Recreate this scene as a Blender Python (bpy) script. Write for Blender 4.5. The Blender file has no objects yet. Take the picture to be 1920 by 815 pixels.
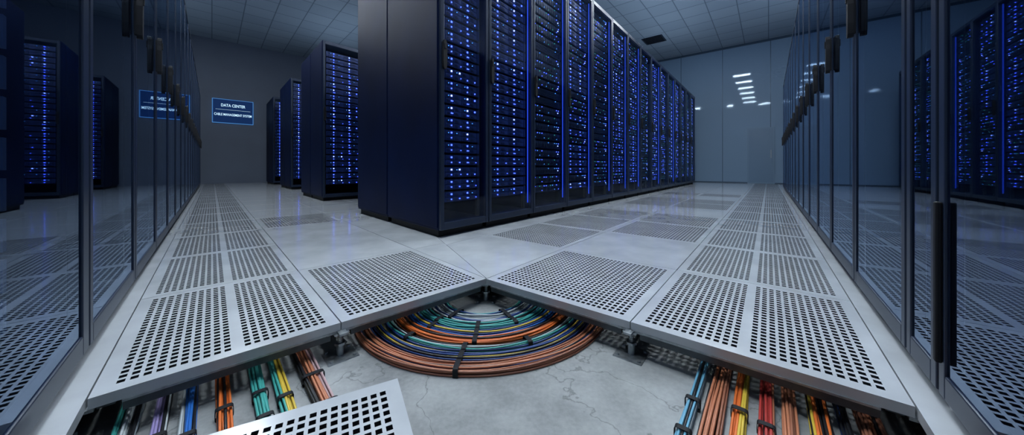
import bpy, math, random
from mathutils import Vector, Matrix
random.seed(7)
S = bpy.context.scene
COL = S.collection
S.view_settings.view_transform = 'Standard'

# ---------------------------------------------------------------- frames
def nrm(x, y):
    l = math.hypot(x, y); return Vector((x/l, y/l))
uL = nrm(-.684, .7295); vL = Vector((uL.y, -uL.x))
uR = nrm(.6255, .7802); vR = Vector((uR.y, -uR.x))
def WL(s, t): return uL*s + vL*t
def WR(s, t): return uR*s + vR*t
angL = math.atan2(vL.y, vL.x)
angR = math.atan2(vR.y, vR.x)
PIT = -.11
CEIL = 4.5

# ---------------------------------------------------------------- materials
def newmat(name):
    m = bpy.data.materials.new(name); m.use_nodes = True
    nt = m.node_tree
    for n in list(nt.nodes): nt.nodes.remove(n)
    out = nt.nodes.new('ShaderNodeOutputMaterial')
    return m, nt, out
def pbr(name, col, rough=.4, metal=0., noise=0., nscale=8., bump=0., spec=.5, coat=0., detail=5, em=0):
    m, nt, out = newmat(name)
    b = nt.nodes.new('ShaderNodeBsdfPrincipled')
    b.inputs['Roughness'].default_value = rough
    b.inputs['Metallic'].default_value = metal
    b.inputs['Specular IOR Level'].default_value = spec
    b.inputs['Coat Weight'].default_value = coat
    b.inputs['Coat Roughness'].default_value = .08
    if em: b.inputs['Emission Color'].default_value = (*col, 1); b.inputs['Emission Strength'].default_value = em
    nt.links.new(b.outputs[0], out.inputs[0])
    b.inputs['Base Color'].default_value = (*col, 1)
    if noise > 0 or bump > 0:
        tc = nt.nodes.new('ShaderNodeTexCoord')
        n = nt.nodes.new('ShaderNodeTexNoise'); n.inputs['Scale'].default_value = nscale
        n.inputs['Detail'].default_value = detail
        nt.links.new(tc.outputs['Object'], n.inputs['Vector'])
        if noise > 0:
            r = nt.nodes.new('ShaderNodeValToRGB')
            r.color_ramp.elements[0].position = .3; r.color_ramp.elements[1].position = .72
            r.color_ramp.elements[0].color = (*[c*(1-noise) for c in col], 1)
            r.color_ramp.elements[1].color = (*[min(1, c*(1+noise)) for c in col], 1)
            nt.links.new(n.outputs['Fac'], r.inputs[0]); nt.links.new(r.outputs[0], b.inputs['Base Color'])
        if bump > 0:
            bp = nt.nodes.new('ShaderNodeBump'); bp.inputs['Strength'].default_value = bump
            bp.inputs['Distance'].default_value = .01
            nt.links.new(n.outputs['Fac'], bp.inputs['Height']); nt.links.new(bp.outputs[0], b.inputs['Normal'])
    return m
def emit(name, col, st):
    m, nt, out = newmat(name)
    e = nt.nodes.new('ShaderNodeEmission'); e.inputs[0].default_value = (*col, 1); e.inputs[1].default_value = st
    nt.links.new(e.outputs[0], out.inputs[0]); return m
def glass(name, tcol, gcol, base, fres, rough=.015):
    m, nt, out = newmat(name)
    t = nt.nodes.new('ShaderNodeBsdfTransparent'); t.inputs[0].default_value = (*tcol, 1)
    g = nt.nodes.new('ShaderNodeBsdfGlossy'); g.inputs['Color'].default_value = (*gcol, 1); g.inputs['Roughness'].default_value = rough
    f = nt.nodes.new('ShaderNodeFresnel'); f.inputs[0].default_value = 1.45
    ma = nt.nodes.new('ShaderNodeMath'); ma.operation = 'MULTIPLY_ADD'
    ma.inputs[1].default_value = fres; ma.inputs[2].default_value = base; ma.use_clamp = True
    mx = nt.nodes.new('ShaderNodeMixShader')
    nt.links.new(f.outputs[0], ma.inputs[0]); nt.links.new(ma.outputs[0], mx.inputs[0])
    nt.links.new(t.outputs[0], mx.inputs[1]); nt.links.new(g.outputs[0], mx.inputs[2]); nt.links.new(mx.outputs[0], out.inputs[0])
    return m

M_TILE = pbr('tile_laminate', (.43, .455, .485), .18, noise=.13, nscale=5, bump=.015, detail=10, coat=.6)
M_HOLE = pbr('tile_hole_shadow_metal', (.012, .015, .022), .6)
M_TEDGE = pbr('tile_edge', (.46, .49, .52), .35, .4)
M_STEEL = pbr('galvanised_steel', (.33, .36, .38), .38, .85, noise=.25, nscale=60)
M_DKSTEEL = pbr('dark_stringer_steel', (.08, .095, .105), .45, .6, noise=.2, nscale=30)
M_FRAME = pbr('cabinet_frame_metal', (.013, .022, .044), .34, .3, noise=.08, nscale=5)
M_RACK = pbr('rack_navy_metal', (.002, .0075, .038), .5, .0, noise=.3, nscale=1.5, spec=.09)
M_RFRAME = pbr('rack_door_frame_metal', (.012, .022, .048), .35, .3)
M_BLACK = pbr('matt_black_plastic', (.006, .007, .010), .6, spec=.25)
M_INNER = pbr('cabinet_interior_black', (.003, .005, .010), .6)
M_SRV = pbr('server_bezel', (.006, .010, .024), .4, .3)
M_BAY = pbr('server_drive_bay', (.022, .040, .085), .35, .3)
M_BAYA = pbr('server_drive_bay_painted_blue_glow', (.012, .028, .115), .35, .2, em=.12)  # blue LED glow put into the bay faces as faint emission
M_BAYD = pbr('server_drive_bay_painted_glow', (.06, .12, .28), .35, .3, em=.10)  # lightened base and emission stand in for light inside the dark cabinets
M_MIRG = glass('reflective_door_glass', (.7, .8, .95), (.60, .74, .95), .25, .75)
M_RG = glass('rack_door_glass', (.9, .93, 1.), (.7, .8, 1.), .04, .36)
M_BLED = emit('blue_led', (.05, .10, 1.), 5.5)
M_BLED2 = emit('pale_blue_led', (.22, .32, 1.), 6.)
M_CLED = emit('cyan_led', (.06, .28, .9), 2.2)
M_GLED = emit('green_led', (.05, .6, .45), 1.)
M_STRIP = emit('blue_light_strip', (.03, .10, 1.), .85)
M_LIGHT = emit('ceiling_light_diffuser', (.84, .93, 1.), 102.)
M_WALL = pbr('painted_wall', (.092, .115, .165), .6, noise=.08, nscale=1.2)
M_BOARD = pbr('screen_glass', (.005, .025, .10), .5, em=.6, spec=.1)
M_BOARDF = emit('screen_frame', (.08, .27, .65), .7)
M_TEXT = emit('screen_text_light', (.55, .82, 1.), 1.4)

def mat_ceiling():
    m, nt, out = newmat('ceiling_tile_grid')
    b = nt.nodes.new('ShaderNodeBsdfPrincipled'); b.inputs['Roughness'].default_value = .7
    tc = nt.nodes.new('ShaderNodeTexCoord')
    br = nt.nodes.new('ShaderNodeTexBrick'); br.offset = 0; br.squash = 1
    br.inputs['Scale'].default_value = 1; br.inputs['Brick Width'].default_value = .6; br.inputs['Row Height'].default_value = .6
    br.inputs['Mortar Size'].default_value = .011; br.inputs['Mortar Smooth'].default_value = .0
    br.inputs['Color1'].default_value = (.215, .265, .325, 1); br.inputs['Color2'].default_value = (.25, .30, .36, 1)
    br.inputs['Mortar'].default_value = (.10, .13, .17, 1)
    nt.links.new(tc.outputs['Object'], br.inputs['Vector']); nt.links.new(br.outputs['Color'], b.inputs['Base Color'])
    nt.links.new(b.outputs[0], out.inputs[0]); return m
M_CEIL = mat_ceiling()
def mat_concrete():
    m, nt, out = newmat('subfloor_concrete')
    b = nt.nodes.new('ShaderNodeBsdfPrincipled'); b.inputs['Roughness'].default_value = .62
    tc = nt.nodes.new('ShaderNodeTexCoord')
    n1 = nt.nodes.new('ShaderNodeTexNoise'); n1.inputs['Scale'].default_value = 3; n1.inputs['Detail'].default_value = 10; n1.inputs['Roughness'].default_value = .58
    n2 = nt.nodes.new('ShaderNodeTexNoise'); n2.inputs['Scale'].default_value = 80; n2.inputs['Detail'].default_value = 6; n2.inputs['Roughness'].default_value = .6
    mx = nt.nodes.new('ShaderNodeMath'); mx.operation = 'MULTIPLY_ADD'; mx.inputs[1].default_value = .22
    r = nt.nodes.new('ShaderNodeValToRGB')
    e = r.color_ramp.elements
    e[0].position = .44; e[0].color = (.13, .138, .143, 1); e[1].position = .80; e[1].color = (.33, .345, .35, 1)
    x = e.new(.60); x.color = (.22, .23, .235, 1)
    for n in (n1, n2): nt.links.new(tc.outputs['Object'], n.inputs['Vector'])
    nt.links.new(n2.outputs['Fac'], mx.inputs[0]); nt.links.new(n1.outputs['Fac'], mx.inputs[2])
    nt.links.new(mx.outputs[0], r.inputs[0])
    # a few long hairline cracks
    n3 = nt.nodes.new('ShaderNodeTexNoise'); n3.inputs['Scale'].default_value = 2.2; n3.inputs['Detail'].default_value = 8; n3.inputs['Roughness'].default_value = .5
    nt.links.new(tc.outputs['Object'], n3.inputs['Vector'])
    s1 = nt.nodes.new('ShaderNodeMath'); s1.operation = 'SUBTRACT'; s1.inputs[1].default_value = .47
    s2 = nt.nodes.new('ShaderNodeMath'); s2.operation = 'ABSOLUTE'
    cr = nt.nodes.new('ShaderNodeValToRGB'); cr.color_ramp.elements[0].position = 0; cr.color_ramp.elements[0].color = (.55, .55, .55, 1); cr.color_ramp.elements[1].position = .003; cr.color_ramp.elements[1].color = (1, 1, 1, 1)
    nt.links.new(n3.outputs['Fac'], s1.inputs[0]); nt.links.new(s1.outputs[0], s2.inputs[0]); nt.links.new(s2.outputs[0], cr.inputs[0])
    mm = nt.nodes.new('ShaderNodeMix'); mm.data_type = 'RGBA'; mm.blend_type = 'MULTIPLY'; mm.inputs[0].default_value = 1
    nt.links.new(r.outputs[0], mm.inputs[6]); nt.links.new(cr.outputs[0], mm.inputs[7])
    nt.links.new(mm.outputs[2], b.inputs['Base Color'])
    bp = nt.nodes.new('ShaderNodeBump'); bp.inputs['Strength'].default_value = .3; bp.inputs['Distance'].default_value = .005
    nt.links.new(mx.outputs[0], bp.inputs['Height']); nt.links.new(bp.outputs[0], b.inputs['Normal'])
    nt.links.new(b.outputs[0], out.inputs[0]); return m
M_CONC = mat_concrete()
def mat_glasswall():
    m, nt, out = newmat('blue_partition_glass')
    b = nt.nodes.new('ShaderNodeBsdfPrincipled')
    b.inputs['Base Color'].default_value = (.165, .255, .37, 1); b.inputs['Roughness'].default_value = .6
    g = nt.nodes.new('ShaderNodeBsdfGlossy'); g.inputs['Roughness'].default_value = .04; g.inputs['Color'].default_value = (.7, .85, 1, 1)
    mx = nt.nodes.new('ShaderNodeMixShader'); mx.inputs[0].default_value = .02
    nt.links.new(b.outputs[0], mx.inputs[1]); nt.links.new(g.outputs[0], mx.inputs[2]); nt.links.new(mx.outputs[0], out.inputs[0])
    return m
M_GW = mat_glasswall()
CC = {k: pbr('cable_'+k, c, .36) for k, c in dict(
    copper=(.45, .17, .09), rust=(.28, .11, .065), orange=(.62, .14, .03), yellow=(.56, .40, .05), teal=(.05, .31, .28),
    blue=(.02, .12, .42), navy=(.012, .04, .16), cyan=(.12, .33, .47), white=(.42, .46, .48), grey=(.18, .21, .23),
    black=(.012, .013, .016), purple=(.29, .24, .46), red=(.38, .04, .035), pink=(.45, .30, .31)).items()}

# ---------------------------------------------------------------- mesh builder
class MB:
    def __init__(s): s.v = []; s.f = []; s.m = []; s.mats = []
    def mi(s, mat):
        if mat not in s.mats: s.mats.append(mat)
        return s.mats.index(mat)
    def box(s, x0, x1, y0, y1, z0, z1, mat, skip=''):
        b = len(s.v); i = s.mi(mat)
        s.v += [(x0,y0,z0),(x1,y0,z0),(x1,y1,z0),(x0,y1,z0),(x0,y0,z1),(x1,y0,z1),(x1,y1,z1),(x0,y1,z1)]
        fs = dict(b=(0,3,2,1), t=(4,5,6,7), f=(0,1,5,4), r=(1,2,6,5), k=(2,3,7,6), l=(3,0,4,7))
        for k, q in fs.items():
            if k in skip: continue
            s.f.append(tuple(b+j for j in q)); s.m.append(i)
    def quad(s, pts, mat):
        b = len(s.v); s.v += [tuple(p) for p in pts]; s.f.append(tuple(range(b, b+len(pts)))); s.m.append(s.mi(mat))
    def prism(s, poly, z0, z1, mat, side=None):
        side = side or mat
        b = len(s.v); n = len(poly)
        s.v += [(p[0], p[1], z0) for p in poly] + [(p[0], p[1], z1) for p in poly]
        s.f.append(tuple(range(b+n-1, b-1, -1))); s.m.append(s.mi(side))
        s.f.append(tuple(range(b+n, b+2*n))); s.m.append(s.mi(mat))
        for i in range(n):
            j = (i+1) % n
            s.f.append((b+i, b+j, b+n+j, b+n+i)); s.m.append(s.mi(side))
    def prism_y(s, outline, y0, y1, mat):  # outline in (x,z), ccw seen from -y
        b = len(s.v); n = len(outline)
        s.v += [(p[0], y0, p[1]) for p in outline] + [(p[0], y1, p[1]) for p in outline]
        s.f.append(tuple(range(b, b+n))); s.m.append(s.mi(mat))
        s.f.append(tuple(range(b+2*n-1, b+n-1, -1))); s.m.append(s.mi(mat))
        for i in range(n):
            j = (i+1) % n
            s.f.append((b+j, b+i, b+n+i, b+n+j)); s.m.append(s.mi(mat))
    def cyl(s, cx, cy, z0, z1, r, mat, n=16, r2=None):
        r2 = r if r2 is None else r2
        b = len(s.v); i = s.mi(mat)
        for z, rr in ((z0, r), (z1, r2)):
            for k in range(n):
                a = 2*math.pi*k/n; s.v.append((cx+rr*math.cos(a), cy+rr*math.sin(a), z))
        for k in range(n):
            j = (k+1) % n; s.f.append((b+k, b+j, b+n+j, b+n+k)); s.m.append(i)
        s.f.append(tuple(range(b+n-1, b-1, -1))); s.m.append(i)
        s.f.append(tuple(range(b+n, b+2*n))); s.m.append(i)
    def tube(s, pts, r, mat, n=8):
        b = len(s.v); i = s.mi(mat); N = len(pts)
        for k in range(N):
            t = (Vector(pts[min(k+1, N-1)])-Vector(pts[max(k-1, 0)])).normalized()
            sd = t.cross(Vector((0, 0, 1))); sd = sd.normalized() if sd.length > 1e-4 else Vector((1, 0, 0))
            up = sd.cross(t)
            for q in range(n):
                a = 2*math.pi*q/n
                s.v.append(tuple(Vector(pts[k])+sd*(r*math.cos(a))+up*(r*math.sin(a))))
        for k in range(N-1):
            for q in range(n):
                w = (q+1) % n
                s.f.append((b+k*n+q, b+(k+1)*n+q, b+(k+1)*n+w, b+k*n+w)); s.m.append(i)
        s.f.append(tuple(b+q for q in range(n))); s.m.append(i)
        s.f.append(tuple(b+(N-1)*n+q for q in range(n-1, -1, -1))); s.m.append(i)
    def mesh(s, name, skew=0, smooth=False):
        me = bpy.data.meshes.new(name)
        v = [(x+skew*y, y, z) for x, y, z in s.v] if skew else s.v
        me.from_pydata(v, [], s.f); me.polygons.foreach_set('material_index', s.m)
        for m in s.mats: me.materials.append(m)
        if smooth: me.polygons.foreach_set('use_smooth', [True]*len(s.f))
        me.update(); return me

def obj(name, data, parent=None, loc=(0, 0, 0), rz=0, bevel=0, **kw):
    o = bpy.data.objects.new(name, data); COL.objects.link(o)
    o.location = loc; o.rotation_euler = (0, 0, rz)
    if parent: o.parent = parent
    if bevel:
        md = o.modifiers.new('bevel', 'BEVEL'); md.width = bevel; md.segments = 2; md.limit_method = 'ANGLE'
    for k, v in kw.items(): o[k] = v
    return o
def v3(p, z=0.): return (p.x, p.y, z)

# ---------------------------------------------------------------- room shell
def wallseg(name, a, b, mat, z0=PIT, z1=CEIL, th=.1, outward=1):
    d = (b-a).normalized()
    L = (b-a).length
    mb = MB(); mb.box(0, L, 0, th, z0, z1, mat)
    return obj(name, mb.mesh(name), None, v3(a), math.atan2(d.y, d.x), kind='structure')
A0 = WL(-1, -1.264); A1 = WL(13.6, -1.264)
B0 = WR(-1, 1.307); B1 = WR(12.8, 1.307)
det = uL.x*uR.y-uL.y*uR.x
K = Vector(((13.6*uR.y-uL.y*12.8)/det, (uL.x*12.8-13.6*uR.x)/det))
wallseg('wall_left', A0, A1, M_WALL)
wallseg('wall_end', A1, K, M_WALL)
wallseg('wall_right', B1, B0, M_WALL)
wallseg('wall_rear', B0, A0, M_WALL)
wallseg('wall_glazed_backing', WR(12.9, -11.9), WR(12.9, 1.307), M_WALL)
mb = MB(); mb.prism([(-14, -2.2), (14, -2.2), (14, 18), (-14, 18)], PIT-.1, PIT, M_CONC)
obj('floor', mb.mesh('floor'), kind='structure')
mid = (A0+B0)/2; C0 = Vector((-.523, 2.273))
for nm, ang, poly in (('ceiling', angL, [A0, mid, C0, K, A1]), ('ceiling.001', angR, [mid, B0, B1, K, C0])):
    R = Matrix.Rotation(-ang, 2)
    mb = MB(); mb.prism([tuple(R @ p) for p in poly], CEIL, CEIL+.1, M_CEIL)
    obj(nm, mb.mesh(nm), None, (0, 0, 0), ang, kind='structure')
tt = 1.3; i = 1
M_MUL = pbr('partition_mullion', (.05, .085, .13), .4, .4)
while tt > -6:
    mb = MB()
    w = 1.25
    mb.box(-w+.009, -.009, -.02, 0, .03, CEIL-.06, M_GW)
    mb.box(-w, -w+.009, -.022, 0, 0, CEIL, M_MUL); mb.box(-.009, 0, -.022, 0, 0, CEIL, M_MUL)
    mb.box(-w+.009, -.009, -.03, 0, 0, .03, M_MUL); mb.box(-w+.009, -.009, -.035, 0, CEIL-.07, CEIL-.001, M_MUL)
    obj('window_%d' % i, mb.mesh('window'), None, v3(WR(12.78, tt)), angR, kind='structure')
    tt -= w; i += 1
mb = MB()
mb.box(-.34, .34, -.012, 0, 0, 1.75, pbr('partition_door_frame', (.14, .22, .32), .5)); mb.box(-.30, .30, -.016, -.012, .05, 1.71, pbr('partition_door_glass', (.125, .20, .30), .4))
mb.box(.24, .26, -.05, -.016, .80, 1.05, M_STEEL)
obj('door_1', mb.mesh('door'), None, v3(WR(12.735, -.19)), angR, kind='structure')

# ---------------------------------------------------------------- raised floor
TH = .024
def perf_mesh(w, d, blocks):
    mg = .032; g = .0018
    X = [(-w/2+g, 0)]
    inner = w-2*mg; bnd = .022
    bw = (inner-(blocks-1)*bnd)/blocks
    for b in range(blocks):
        x0 = -w/2+mg+b*(bw+bnd); n = int(round(bw/.0210)); p = bw/n
        for k in range(n):
            c = x0+(k+.5)*p; X += [(c-p*.32, 1), (c+p*.32, 0)]
    X.append((w/2-g, 0))
    Y = [(-d/2+g, 0)]; n = int(round((d-2*mg)/.0240)); p = (d-2*mg)/n
    for k in range(n):
        c = -d/2+mg+(k+.5)*p; Y += [(c-p*.30, 1), (c+p*.30, 0)]
    Y.append((d/2-g, 0))
    mb = MB(); nx, ny = len(X), len(Y)
    t, h, e = mb.mi(M_TILE), mb.mi(M_HOLE), mb.mi(M_TEDGE)
    for z in (0, -TH):
        for yy, _ in Y:
            for xx, _ in X: mb.v.append((xx, yy, z))
    N = nx*ny
    def id(i, j, k=0): return k*N+j*nx+i
    for j in range(ny-1):
        for i in range(nx-1):
            q = (id(i, j), id(i+1, j), id(i+1, j+1), id(i, j+1))
            if X[i][1] and Y[j][1]:
                for a, b in ((0, 1), (1, 2), (2, 3), (3, 0)):
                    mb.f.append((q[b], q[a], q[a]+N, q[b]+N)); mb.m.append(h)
            else:
                mb.f.append(q); mb.m.append(t)
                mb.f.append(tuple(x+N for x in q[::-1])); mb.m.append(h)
    for i in range(nx-1):
        mb.f.append((id(i+1, 0), id(i, 0), id(i, 0, 1), id(i+1, 0, 1))); mb.m.append(e)
        mb.f.append((id(i, ny-1), id(i+1, ny-1), id(i+1, ny-1, 1), id(i, ny-1, 1))); mb.m.append(e)
    for j in range(ny-1):
        mb.f.append((id(0, j), id(0, j+1), id(0, j+1, 1), id(0, j, 1))); mb.m.append(e)
        mb.f.append((id(nx-1, j+1), id(nx-1, j), id(nx-1, j, 1), id(nx-1, j+1, 1))); mb.m.append(e)
    return mb.mesh('perforated_panel')
PC = {}
def perf(w, d, b):
    k = (round(w, 3), round(d, 3), b)
    if k not in PC: PC[k] = perf_mesh(w, d, b)
    return PC[k]
def clip(poly, p, n):
    out = []
    for i in range(len(poly)):
        a, b = poly[i], poly[(i+1) % len(poly)]
        da, db = (a-p).dot(n), (b-p).dot(n)
        if da >= 0: out.append(a)
        if (da > 0) != (db > 0) and abs(da-db) > 1e-9: out.append(a+(b-a)*(da/(da-db)))
    return out
P0 = Vector((-.115, 1.442)); sd = (C0-P0).normalized(); leftN = Vector((-sd.y, sd.x))
plainc = {}
def plain(w, d):
    k = (round(w, 3), round(d, 3))
    if k not in plainc:
        mb = MB(); mb.box(-w/2+.0022, w/2-.0022, -d/2+.0022, d/2-.0022, -TH, 0, M_TILE); plainc[k] = mb.mesh('plain_panel')
    return plainc[k]
PLB = "perforated light grey raised floor panel with square holes"
LBL = "plain light grey raised floor panel with smooth laminate top"
def lay(W, ang, cols, s0, ds, rows, side, smax):
    for ci, (t0, t1, blocks, pset) in enumerate(cols):
        for r in range(rows):
            a = s0+r*ds; b = min(a+ds, smax)
            if b-a < .05: continue
            c = W((a+b)/2, (t0+t1)/2); w, d = t1-t0, b-a
            corners = [W(a, t0), W(a, t1), W(b, t1), W(b, t0)]
            n = leftN if side == 'L' else -leftN
            ds_ = [(q-P0).dot(n) for q in corners]
            if max(ds_) < .02: continue
            isp = pset == 'all' or r in pset
            if min(ds_) > -.012:
                o = obj('raised_access_panel', perf(w, d, blocks) if isp else plain(w, d), None, v3(c), ang)
            else:
                poly = clip(corners, P0+n*.0015, n)
                if len(poly) < 3: continue
                R = Matrix.Rotation(-ang, 2)
                mb = MB(); mb.prism([tuple((R @ (q-c))*.995) for q in poly], -TH, 0, M_TILE)
                o = obj('raised_access_panel', mb.mesh('plain_panel'), None, v3(c), ang); isp = False
            o['label'] = PLB if isp else LBL; o['category'] = 'floor tile'
            o['group'] = 'perforated raised floor panels' if isp else 'plain raised floor panels'
lay(WL, angL, [(-.198, .3045, 2, 'all'), (.3045, .903, 1, (0, 3)), (.903, 1.5, 1, ()), (1.5, 2.1, 1, ()), (2.1, 2.7, 1, ())], 1.13, .72, 18, 'L', 13.58)
lay(WR, angR, [(-.35, .241, 2, 'all'), (-.992, -.35, 1, (0, 2, 3, 5, 6, 8)), (-1.634, -.992, 1, (1, 2, 3, 5, 6, 8)), (-2.276, -1.634, 1, ())], 1.048, .68, 18, 'R', 12.74)
for k, (W, ang, t0, t1, smax) in enumerate(((WL, angL, -1.26, -.1995, 13.59), (WR, angR, .2425, 1.3, 12.74))):
    mb = MB(); mb.box(t0, t1, -.1, smax, -TH, 0, M_TILE)
    obj('trim_%d' % (k+1), mb.mesh('trim'), None, (0, 0, 0), ang, kind='structure')

def stringer(p, q):
    d = q-p; L = d.length
    mb = MB(); mb.box(.03, L-.03, -.014, .014, -TH-.026, -TH-.001, M_DKSTEEL); mb.box(.03, L-.03, -.020, .020, -TH-.005, -TH, M_STEEL)
    obj('support_beam', mb.mesh('support_beam'), None, v3(p), math.atan2(d.y, d.x),
        label="dark steel stringer beam under a raised floor panel edge", category='floor support', group='raised floor stringers')
pedmesh = None
def pedestal(p, ang):
    global pedmesh
    if pedmesh is None:
        a = MB(); a.box(-.045, .045, -.045, .045, PIT, PIT+.004, M_STEEL)
        for x in (-.034, .034):
            for y in (-.034, .034): a.cyl(x, y, PIT+.004, PIT+.009, .006, M_STEEL, 6)
        b = MB(); b.cyl(0, 0, PIT+.004, PIT+.040, .011, M_STEEL); b.cyl(0, 0, PIT+.036, PIT+.043, .017, M_STEEL, 6); b.cyl(0, 0, PIT+.040, -TH-.008, .0065, M_STEEL)
        for k in range(5): b.cyl(0, 0, PIT+.046+k*.006, PIT+.049+k*.006, .008, M_STEEL, 12)
        c = MB(); c.box(-.040, .040, -.012, .012, -TH-.007, -TH-.0005, M_STEEL); c.box(-.012, .012, -.040, .040, -TH-.007, -TH-.0005, M_STEEL); c.box(-.022, .022, -.022, .022, -TH-.010, -TH-.007, M_STEEL)
        pedmesh = [('base_plate', a.mesh('base_plate')), ('post', b.mesh('post')), ('head', c.mesh('head'))]
    e = obj('support_pedestal', None, None, v3(p, 0), ang, label="galvanised steel pedestal holding up raised floor panels", category='floor support', group='raised floor pedestals')
    for n, m in pedmesh: obj(n, m, e)
LT = [-.198, .3045, .903]; RT = [.241, -.35, -.992]
for r in range(3):
    fl = .006 if r == 0 else 0
    sl = 1.13+.72*r+(.018 if r == 0 else 0); sr = 1.048+.68*r+(.018 if r == 0 else 0)
    for k in range(3):
        if not (r == 0 and k == 2): pedestal(WL(sl-fl, LT[k]-(0 if k else .03)), angL); pedestal(WR(sr-fl, RT[k]+(0 if k else .03)), angR)
    for k in range(2):
        stringer(WL(sl, LT[k]+.02*(k == 0)), WL(sl, LT[k+1])); stringer(WR(sr, RT[k+1]), WR(sr, RT[k]-.02*(k == 0)))
    for k in range(3):
        stringer(WL(sl, LT[k]+.02*(k == 0)), WL(1.13+.72*(r+1), LT[k]+.02*(k == 0)))
        stringer(WR(sr, RT[k]-.02*(k == 0)), WR(1.048+.68*(r+1), RT[k]-.02*(k == 0)))
pedestal(P0+Vector((-.005, .03)), 0)

lp = Vector((-.288, .844)); dx = nrm(-.88, -.475); dy = nrm(.44, -.90)
cen = lp+dx*.29+dy*.29
o = obj('raised_access_panel', perf(.58, .58, 1), None, v3(cen, -.050), math.atan2(-dx.y, -dx.x),
        label="loose perforated light grey floor panel lying over cable bundles", category='floor tile')

# ---------------------------------------------------------------- cables
def new_bundle(label):
    return obj('cable_bundle', None, None, (0, 0, PIT), 0, label=label, category='cable bundle', group='underfloor cable bundles')
AC = Vector((-.127, 1.465))
def band(P, N, ring, W):
    mb = MB()
    for k in range(N):
        p, q = ring[k], ring[(k+1) % N]
        mb.quad([P(p, -W), P(q, -W), P(q, W), P(p, W)], M_BLACK)
    return mb.mesh('cable_tie')
def arc_bundle(label, R0, R1, cols, layers, ties, r0=.0033):
    e = new_bundle(label)
    n = max(1, int(round((R1-R0)/(2.15*r0))))
    for L in range(layers):
        for k in range(n-(L % 2)):
            if L == layers-1 and random.random() < .4: continue
            R = R0+r0+(k+.5*(L % 2))*(R1-R0-2*r0)/max(1, n-1)
            z = r0+L*r0*1.75
            a1, a2, ph = random.uniform(.0005, .0024), random.uniform(.0, .0024), random.uniform(0, 6.28)
            fq = random.choice((3, 5, 6))
            pts = [(AC.x-R, AC.y+.3, z), (AC.x-R, AC.y+.1, z)]
            for j in range(57):
                th = math.pi+math.pi*j/56
                rr = R+a1*math.sin(fq*th+ph)
                pts.append((AC.x+rr*math.cos(th), AC.y+rr*math.sin(th), z+a2*(1+math.sin(7*th+ph))))
            pts += [(AC.x+R, AC.y+.1, z), (AC.x+R, AC.y+.3, z)]
            fr = (k+.5*(L % 2))/max(1, n)
            c = cols[int(fr*len(cols))]
            if random.random() < .15: c = random.choice(('black', 'navy', 'black', 'navy'))
            mb = MB(); mb.tube(pts, r0*random.uniform(.78, 1.04), CC[c])
            obj('cable', mb.mesh('cable', smooth=True), e)
    for th in ties:
        th = math.radians(th); c, s = math.cos(th), math.sin(th); zc = .5*(2*r0+(layers-1)*1.75*r0); hz = zc+.0042; Rm = (R0+R1)/2; hr = (R1-R0)/2+.0025
        N = 24; ring = []
        for k in range(N):
            a = 2*math.pi*k/N; ca, sa = math.cos(a), math.sin(a)
            ring.append((Rm+hr*math.copysign(abs(ca)**.4, ca), max(.0005, zc+hz*math.copysign(abs(sa)**.4, sa))))
        def P(rz, d): return (AC.x+rz[0]*c-d*s, AC.y+rz[0]*s+d*c, rz[1])
        t = obj('cable_tie', band(P, N, ring, .008), e, label='black hook and loop cable tie'); sm = t.modifiers.new('s', 'SOLIDIFY'); sm.thickness = .001; sm.offset = 0
arc_bundle("curved bundle of copper coloured cables with black tie", .488, .538, ['rust', 'copper', 'copper', 'rust', 'copper', 'copper', 'rust'], 4, (266,))
arc_bundle("curved bundle of navy and yellow cables", .440, .480, ['yellow', 'navy', 'blue', 'yellow', 'navy', 'navy'], 4, (266,))
arc_bundle("curved bundle of teal cables with black ties", .394, .432, ['teal', 'white', 'teal', 'teal', 'cyan'], 4, (266, 236, 296))
arc_bundle("curved bundle of bright orange cables", .346, .386, ['orange', 'copper', 'orange', 'orange'], 4, (270,))
arc_bundle("curved bundle of blue and yellow cables", .296, .338, ['blue', 'navy', 'yellow', 'blue', 'navy', 'blue'], 4, (270, 238))
arc_bundle("curved bundle of green teal cables", .244, .288, ['teal', 'cyan', 'teal', 'teal'], 4, (270, 235, 300))
arc_bundle("curved bundle of pale grey and teal cables", .16, .236, ['teal', 'navy', 'white', 'grey', 'white', 'navy', 'white'], 4, (240, 300))

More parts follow.
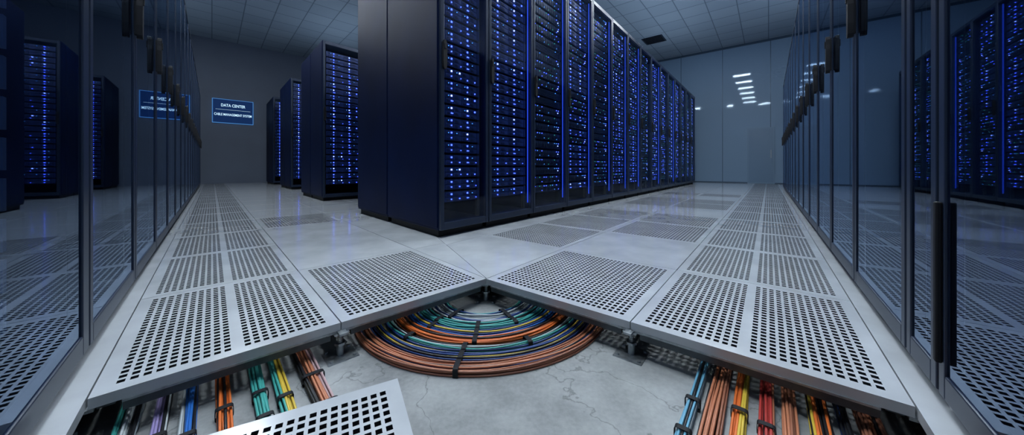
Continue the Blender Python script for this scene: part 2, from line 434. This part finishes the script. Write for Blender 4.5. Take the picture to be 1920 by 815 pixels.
def straight(W, t0, cols, s0, s1, ties, label, base=5, layers=3, r0=.0050):
    e = new_bundle(label); s1 = .42
    k2 = 1.5; base = int(round(base*k2*.92)); r0 = r0/k2; layers = 4; wdt = base*2.1*r0
    for L in range(layers):
        for k in range(base-(L % 2)):
            if L == layers-1 and random.random() < .35: continue
            t = t0+(k-(base-1)/2+.5*(L % 2))*2.1*r0; z = r0+L*r0*1.75
            a, ph, fr = random.uniform(.0008, .003), random.uniform(0, 6.28), random.uniform(4, 9)
            pts = []
            for j in range(31):
                s = s0+(s1-s0)*j/30
                p = W(s, t+a*math.sin(fr*s+ph)); pts.append((p.x, p.y, z+.0006*(1+math.sin(fr*1.3*s+ph))))
            c = cols[min(len(cols)-1, int((k+.5*(L % 2))*len(cols)/base))]
            if random.random() < .15: c = 'black'
            mb = MB(); mb.tube(pts, r0*random.uniform(.82, 1.04), CC[c])
            obj('cable', mb.mesh('cable', smooth=True), e)
    for s in ties:
        zc = .5*(2*r0+(layers-1)*1.75*r0)+.0005; hz = zc+.002; hr = wdt/2+.003
        N = 20; ring = []
        for k in range(N):
            a = 2*math.pi*k/N; ca, sa = math.cos(a), math.sin(a)
            ring.append((t0+hr*math.copysign(abs(ca)**.4, ca), max(.0005, zc+hz*math.copysign(abs(sa)**.4, sa))))
        def P(rz, d):
            w = W(s+d, rz[0]); return (w.x, w.y, rz[1])
        t = obj('cable_tie', band(P, N, ring, .007), e, label='black hook and loop cable tie'); sm = t.modifiers.new('s', 'SOLIDIFY'); sm.thickness = .0012; sm.offset = 0
straight(WL, -.145, ['teal', 'grey', 'white', 'black', 'grey'], 2., .15, (1.02,), "straight bundle of grey, white and dark teal cables", base=4)
straight(WL, -.090, ['purple', 'purple', 'white'], 2., .15, (1.04, .9), "straight bundle of purple cables", base=3)
straight(WL, -.042, ['white', 'blue', 'blue', 'blue'], 2., .15, (1.0,), "straight bundle of blue cables", base=3)
straight(WL, .022, ['orange'], 2., .15, (1.05, .93), "straight bundle of bright orange cables", base=3)
straight(WL, .092, ['teal', 'teal', 'teal'], 2., .15, (1.06, .95), "straight bundle of teal green cables", base=3)
straight(WL, .138, ['teal', 'yellow', 'yellow'], 2., .15, (1.0,), "straight bundle of yellow and teal cables", base=3)
straight(WL, .210, ['black', 'copper', 'copper', 'pink', 'white'], 2., .15, (1.05, .9), "straight bundle of copper, pink and black cables", base=5)
straight(WR, -.150, ['cyan', 'white', 'cyan', 'grey'], 2., .1, (.92, .8), "straight bundle of pale blue and white cables", base=3)
straight(WR, -.103, ['copper', 'copper', 'rust'], 2., .1, (.7,), "straight bundle of copper coloured cables", base=4)
straight(WR, -.055, ['orange', 'orange', 'yellow', 'yellow'], 2., .1, (.95, .82), "straight bundle of orange and yellow cables", base=3)
straight(WR, -.004, ['red', 'red', 'copper'], 2., .1, (.93,), "straight bundle of red and copper cables", base=3)
straight(WR, .040, ['copper', 'rust', 'copper'], 2., .1, (.9,), "straight bundle of copper coloured cables", base=3)
straight(WR, .094, ['yellow', 'orange', 'black', 'orange'], 2., .1, (.95, .86), "straight bundle of orange, yellow and black cables", base=4)
straight(WR, .138, ['navy', 'black'], 2., .1, (.9,), "straight bundle of black and navy cables", base=2)
straight(WR, .184, ['rust', 'copper', 'rust'], 2., .1, (.93,), "straight bundle of rust brown cables", base=4)

# ---------------------------------------------------------------- server racks
SK = (uL.dot(uR))/(uL.dot(-vR))
SH = .082
def server_mesh(w, kind, seed):
    rnd = random.Random(seed); mb = MB()
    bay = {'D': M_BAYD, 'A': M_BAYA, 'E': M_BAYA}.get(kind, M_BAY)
    mb.box(0, w, .012, .26, 0, SH, M_SRV)
    mb.box(0, .018, 0, .012, .004, SH-.004, bay); mb.box(w-.018, w, 0, .012, .004, SH-.004, bay)
    def led(x, z, s, m): mb.box(x-s/2, x+s/2, -.004, .004, z-s/2, z+s/2, m, skip='k')
    if kind in 'AE':
        nb = 4; bw = (w-.05)/nb; q = 1.4 if kind == 'E' else 1.1
        for r in range(2):
            z0 = .005+r*.038
            for b in range(nb):
                x0 = .025+b*bw
                mb.box(x0+.002, x0+bw-.004, .002, .012, z0, z0+.033, bay)
                mb.box(x0+.01, x0+bw*.55, -.001, .002, z0+.006, z0+.012, M_SRV)
                mb.box(x0+.01, x0+bw*.45, -.001, .002, z0+.018, z0+.022, M_SRV)
        for b in range(nb):
            x0 = .025+b*bw
            p = .97 if b in (0, 2) else .35
            if rnd.random() < p: led(x0+bw*.7, .060, .0100*q, M_BLED2 if rnd.random() < .6 else M_BLED)
            if rnd.random() < p*.85: led(x0+bw*.7, .022, .0070*q, M_BLED)
            if rnd.random() < .4: led(x0+bw*.35, .058, .005*q, M_CLED)
            if rnd.random() < .3: led(x0+bw*.85, .022, .005*q, M_BLED)
    elif kind in 'BD':
        nb = 12; bw = (w-.05)/nb
        for b in range(nb):
            x0 = .025+b*bw
            mb.box(x0+.002, x0+bw-.002, .002, .012, .008, SH-.008, bay)
            mb.box(x0+.008, x0+bw-.008, .0, .002, .016, .05, M_SRV)
            if kind == 'B' and rnd.random() < .6: led(x0+bw*.5, .066 if rnd.random() < .7 else .02, .0065, rnd.choice([M_CLED, M_CLED, M_BLED, M_BLED, M_GLED]))
            if kind == 'D' and rnd.random() < .15: led(x0+bw*.5, .066, .004, M_CLED)
        if kind == 'B' and rnd.random() < .6: led(w-.06, .04, .0085, M_BLED2)
    else:
        for r in range(5):
            mb.box(.03, w-.03, .004, .012, .008+r*.014, .014+r*.014, M_BAY)
        led(w*.8, .07, .007, M_CLED)
        if rnd.random() < .7: led(w*.2, .07, .008, M_BLED)
    return mb.mesh('server_unit', skew=SK if kind != 'D' else 0)
SC = {}
def srv(w, kind, seed):
    k = (round(w, 3), kind, seed)
    if k not in SC: SC[k] = server_mesh(w, kind, seed)
    return SC[k]
handle_mesh = None
def handle_m():
    global handle_mesh
    if handle_mesh is None:
        mb = MB()
        prof = [(0, -.105), (.008, -.104), (.013, -.09), (.016, -.05), (.016, .03), (.013, .055), (.012, .085), (.008, .10), (0, .103)]
        out = prof + [(-x, z) for x, z in prof[::-1][1:-1]]
        mb.prism_y(out, -.024, -.006, M_BLACK)
        mb.box(-.011, .011, -.006, 0, -.09, .09, M_BLACK)
        mb.prism_y([(-.007, .04), (.007, .04), (.007, .075), (-.007, .075)], -.028, -.024, M_BLACK)
        handle_mesh = mb.mesh('handle')
    return handle_mesh
RCACHE = {}
def rack_parts(w, d, H, back=False):
    k = (round(w, 3), d, H, back)
    if k in RCACHE: return RCACHE[k]
    p = .028
    b = MB()
    b.box(0, p, 0.0, d, .05, H, M_RACK); b.box(w-p, w, 0.0, d, .05, H, M_RACK)
    b.box(p, w-p, 0, d, H-.05, H, M_RACK); b.box(p, w-p, 0, d, .05, .10, M_RACK); b.box(p, w-p, d-.02, d, .10, H-.05, M_INNER)
    b.box(p, p+.03, .06, .09, .1, H-.05, M_DKSTEEL); b.box(w-p-.03, w-p, .06, .09, .1, H-.05, M_DKSTEEL)
    pl = MB(); pl.box(.02, w-.02, .03, d-.03, 0, .05, M_BLACK)
    f = .034; z0, z1 = .055, H-.008
    dr = MB(); dr.box(.003, f, -.030, -.002, z0, z1, M_RFRAME); dr.box(w-f, w-.003, -.030, -.002, z0, z1, M_RFRAME)
    dr.box(f, w-f, -.030, -.002, z0, z0+.05, M_RFRAME); dr.box(f, w-f, -.030, -.002, z1-.05, z1, M_RFRAME)
    gl = MB(); gl.quad([(f, -.026, z0+.05), (w-f, -.026, z0+.05), (w-f, -.026, z1-.05), (f, -.026, z1-.05)], M_RG)
    st = MB(); st.box(w-.056, w-.048, .0, .008, .16, H-.08, M_STRIP)
    sp = MB(); sp.box(-.006, 0, .01, d-.006, .07, H-.01, M_RACK)
    RCACHE[k] = dict(body=b.mesh('body', SK), plinth=pl.mesh('plinth', SK), door=dr.mesh('door', SK), glass=gl.mesh('door_glass', SK), strip=st.mesh('light_strip', SK), side=sp.mesh('side_panel', SK))
    return RCACHE[k]
def rack(p, w, d, H, kinds, label, strip=False, side=False, units=True, group='server racks', seed=0):
    w = w-.004
    rp = rack_parts(w, d, H)
    e = obj('server_rack', None, None, v3(p), math.atan2(uR.y, uR.x), label=label, category='server rack', group=group)
    obj('body', rp['body'], e, bevel=.003); obj('plinth', rp['plinth'], e)
    if side: obj('side_panel', rp['side'], e, bevel=.002, label='smooth navy blue metal side panel')
    if units:
        dr = obj('door', rp['door'], e, bevel=.003)
        obj('door_glass', rp['glass'], dr)
        obj('handle', handle_m(), dr, (.02, -.030, 1.30))
        if strip: obj('light_strip', rp['strip'], e, label='glowing blue vertical light strip')
        rnd = random.Random(seed*13+5); z = .24
        while z+SH < H-.07:
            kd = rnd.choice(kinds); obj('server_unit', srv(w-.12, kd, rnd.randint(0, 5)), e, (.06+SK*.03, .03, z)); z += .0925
    return e
H1 = 2.72
s = 0; ws = [.5, .64]+[.68]*13
for i, w in enumerate(ws):
    st = i in (1, 2, 3, 4, 5, 6, 8, 10)
    rack(C0+uR*s, w, .88, H1, ['A'] if i < 2 else (['A', 'A', 'B'] if i in (3, 5, 6, 8, 9, 11) else ['B', 'B', 'B', 'C']),
         "tall navy server rack with glass door and dense blue lights" if i < 2 else ("tall navy server rack with glass door and blue light strip" if st else "tall navy server rack with glass door"),
         strip=st, side=(i == 0), seed=i, group='server racks in the long central row')
    s += w
for i in range(5):
    rack(C0+uL*.897+uR*(i*.68), .68, .80, H1, [], "back to back navy server rack with plain metal side", side=(i == 0), units=False, group='server racks in the long central row')
for j, (p, H) in enumerate((((-2.82, 4.76), 2.40), ((-5.05, 7.30), 2.55), ((-7.0, 9.375), 2.58))):
    p = Vector(p)
    for i in range(2):
        rack(p+uR*(i*.64), .64, .75, H, ['E'], "navy server rack at row end with bright blue lights", side=i == 0, seed=40+j*3+i, group='server racks ending side rows')
        rack(p+uL*.77+uR*(i*.64), .64, .74, H, [], "back to back navy server rack with plain metal side", side=i == 0, units=False, group='server racks ending side rows')

# ---------------------------------------------------------------- glass fronted cabinets along the aisles
CCACHE = {}
HC = 2.5
def cab_parts(w, f=.034):
    k = (round(w, 3), f)
    if k in CCACHE: return CCACHE[k]
    d = .9; p = .016
    b = MB()
    b.box(0, p, .0, d, .02, HC, M_FRAME); b.box(w-p, w, .0, d, .02, HC, M_FRAME); b.box(p, w-p, 0, d, HC-.04, HC, M_FRAME)
    b.box(p, w-p, 0, d, .02, .05, M_FRAME); b.box(p, w-p, d-.02, d, .05, HC-.04, M_INNER)
    b.box(p, w-p, .38, .40, .05, HC-.04, M_INNER)
    for x in (.05, w-.05):
        for y in (.05, d-.05): b.cyl(x, y, 0, .02, .016, M_BLACK, 10)
    g = .004; z0, z1 = .03, HC-.006
    dr = MB(); dr.box(g, f, -.030, -.004, z0, z1, M_FRAME); dr.box(w-f, w-g, -.030, -.004, z0, z1, M_FRAME)
    dr.box(f, w-f, -.030, -.004, z0, z0+.05, M_FRAME); dr.box(f, w-f, -.030, -.004, z1-.05, z1, M_FRAME)
    gl = MB(); gl.quad([(f, -.026, z0+.05), (w-f, -.026, z0+.05), (w-f, -.026, z1-.05), (f, -.026, z1-.05)], M_MIRG)
    CCACHE[k] = (b.mesh('body'), dr.mesh('door'), gl.mesh('door_glass'))
    return CCACHE[k]
def cabinet(p, ang, w, hx, label, bar=False, units=False, seed=0, f=.034):
    w = w-.004
    b, dr, gl = cab_parts(w, f)
    e = obj('server_cabinet', None, None, v3(p), ang, label=label, category='server cabinet', group='glass door cabinets lining the aisles')
    obj('body', b, e); D = obj('door', dr, e, bevel=.003); obj('door_glass', gl, D)
    if bar:
        mb = MB(); mb.box(-.007, .007, -.010, -.0, .10, .43, M_BLACK)
        obj('handle', mb.mesh('handle'), D, (hx, -.030, 0), bevel=.003, label='long slim black vertical bar handle')
    elif hx is not None:
        obj('handle', handle_m(), D, (hx, -.030, 1.14))
    if units:
        rnd = random.Random(seed); z = .12
        while z+SH < HC-.07:
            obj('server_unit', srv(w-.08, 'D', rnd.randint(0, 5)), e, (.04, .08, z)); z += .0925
LB = "tall dark framed cabinet with reflective tinted glass door"
angCL = math.atan2(uL.y, uL.x); angCR = math.atan2(-uR.y, -uR.x)
for k in range(-1, 16):
    cabinet(WL(1.533-.16+.69*k, -.264), angCL, .69, .69-.026, LB, units=k in (-1,), seed=k+70, f=.055 if k == -1 else .034)
for k in range(0, 14):
    cabinet(WR(1.284+.64*(k+1), .307), angCR, .64, .022, LB)
cabinet(WR(1.284, .307), angCR, .20, None, "narrow dark framed cabinet with reflective tinted glass")
cabinet(WR(1.084, .307), angCR, .64, .020, "dark framed glass door cabinet with long black bar handle", bar=True, units=True, seed=99)

# ---------------------------------------------------------------- wall screen
e = obj('wall_screen', None, None, v3(WL(13.6, .50), 2.28), angL, label="wall mounted blue screen reading data center cable management system", category='screen')
w2, h2 = .50, .38
mb = MB(); mb.box(-w2, w2, -.05, -.002, -h2, h2, M_BOARDF); obj('frame', mb.mesh('frame'), e, bevel=.01)
mb = MB(); mb.box(-w2+.02, w2-.02, -.056, -.05, -h2+.02, h2-.02, M_BOARD); mb.box(-.42, .42, -.058, -.056, .045, .049, M_TEXT); obj('display', mb.mesh('display'), e)
def text(body, size, x, z, width):
    cu = bpy.data.curves.new('t', 'FONT'); cu.body = body; cu.size = size; cu.align_x = 'CENTER'; cu.align_y = 'CENTER'; cu.extrude = .001; cu.offset = size*.004
    o = bpy.data.objects.new('t', cu); COL.objects.link(o)
    bpy.context.view_layer.update()
    me = bpy.data.meshes.new_from_object(o.evaluated_get(bpy.context.evaluated_depsgraph_get()))
    bpy.data.objects.remove(o); me.materials.clear(); me.materials.append(M_TEXT)
    xs = [v.co.x for v in me.vertices]; c = (max(xs)+min(xs))/2; k = width/(max(xs)-min(xs))
    for v in me.vertices: v.co.x = (v.co.x-c)*k
    t = obj('lettering', me, e, (x, -.059, z)); t.rotation_euler = (math.pi/2, 0, 0)
text('DATA CENTER', .125, 0, .18, .58)
text('CABLE MANAGEMENT SYSTEM', .105, 0, -.11, .90)

# ---------------------------------------------------------------- ceiling fixtures
lf = MB(); lf.box(-.31, .31, -.16, .16, -.03, 0, M_STEEL)
ld = MB(); ld.box(-.29, .29, -.14, .14, -.034, -.030, M_LIGHT)
lfm, ldm = lf.mesh('housing'), ld.mesh('diffuser')
def clight(p, ang):
    e = obj('ceiling_light', None, None, v3(p, CEIL), ang, label="recessed rectangular white ceiling light panel", category='ceiling light', group='ceiling light panels')
    obj('housing', lfm, e); obj('diffuser', ldm, e)
for s_ in (8.6, 7.2, 5.8, 4.4, 2.9, 1.4): clight(WR(s_, -.9), angR)
for s_ in (9.2, 7.4, 5.6, 3.8, 2.0): clight(WL(s_, .4), angL)
clight(Vector((0, .3)), 0)
mb = MB(); mb.box(-.3, .3, -.3, .3, -.012, 0, M_FRAME)
for k in range(8): mb.box(-.26, .26, -.27+k*.07, -.24+k*.07, -.02, -.012, M_BLACK)
obj('ceiling_vent', mb.mesh('ceiling_vent'), None, v3(WR(10.6, -2.8), CEIL), angR, label="dark square louvred air vent in the ceiling", category='vent')

# unseen fill lamps added above the cabinets and racks to brighten the ceiling
def ceiling_fill(p, ang, sx, sy, z, power):
    l = bpy.data.lights.new('added_ceiling_fill', 'AREA'); l.shape = 'RECTANGLE'; l.size = sx; l.size_y = sy; l.energy = power; l.color = (.62, .80, 1.)
    o = bpy.data.objects.new('added_ceiling_fill', l); COL.objects.link(o); o.location = v3(p, z); o.rotation_euler = (math.pi, 0, ang)
ceiling_fill(WL(6.5, -.75), angCL, 12, .5, HC+.05, 32)
ceiling_fill(WR(5.5, .75), angCR, 10, .5, HC+.05, 70)
ceiling_fill(C0+uR*5-vR*.5, math.atan2(uR.y, uR.x), 9, .6, H1+.05, 55)
ceiling_fill(Vector((-4.6, 9.2)), angCL, 3, 2, H1+.3, 20)

# ---------------------------------------------------------------- world + camera
w = bpy.data.worlds.new('World'); S.world = w; w.use_nodes = True
w.node_tree.nodes['Background'].inputs[0].default_value = (.02, .04, .09, 1)
w.node_tree.nodes['Background'].inputs[1].default_value = .5
cd = bpy.data.cameras.new('Camera'); cd.lens = 11.25; cd.sensor_width = 36; cd.shift_y = -93.5/1920; cd.clip_start = .01
co = bpy.data.objects.new('Camera', cd); COL.objects.link(co); co.location = (0, 0, .5); co.rotation_euler = (math.pi/2, 0, 0)
S.camera = co
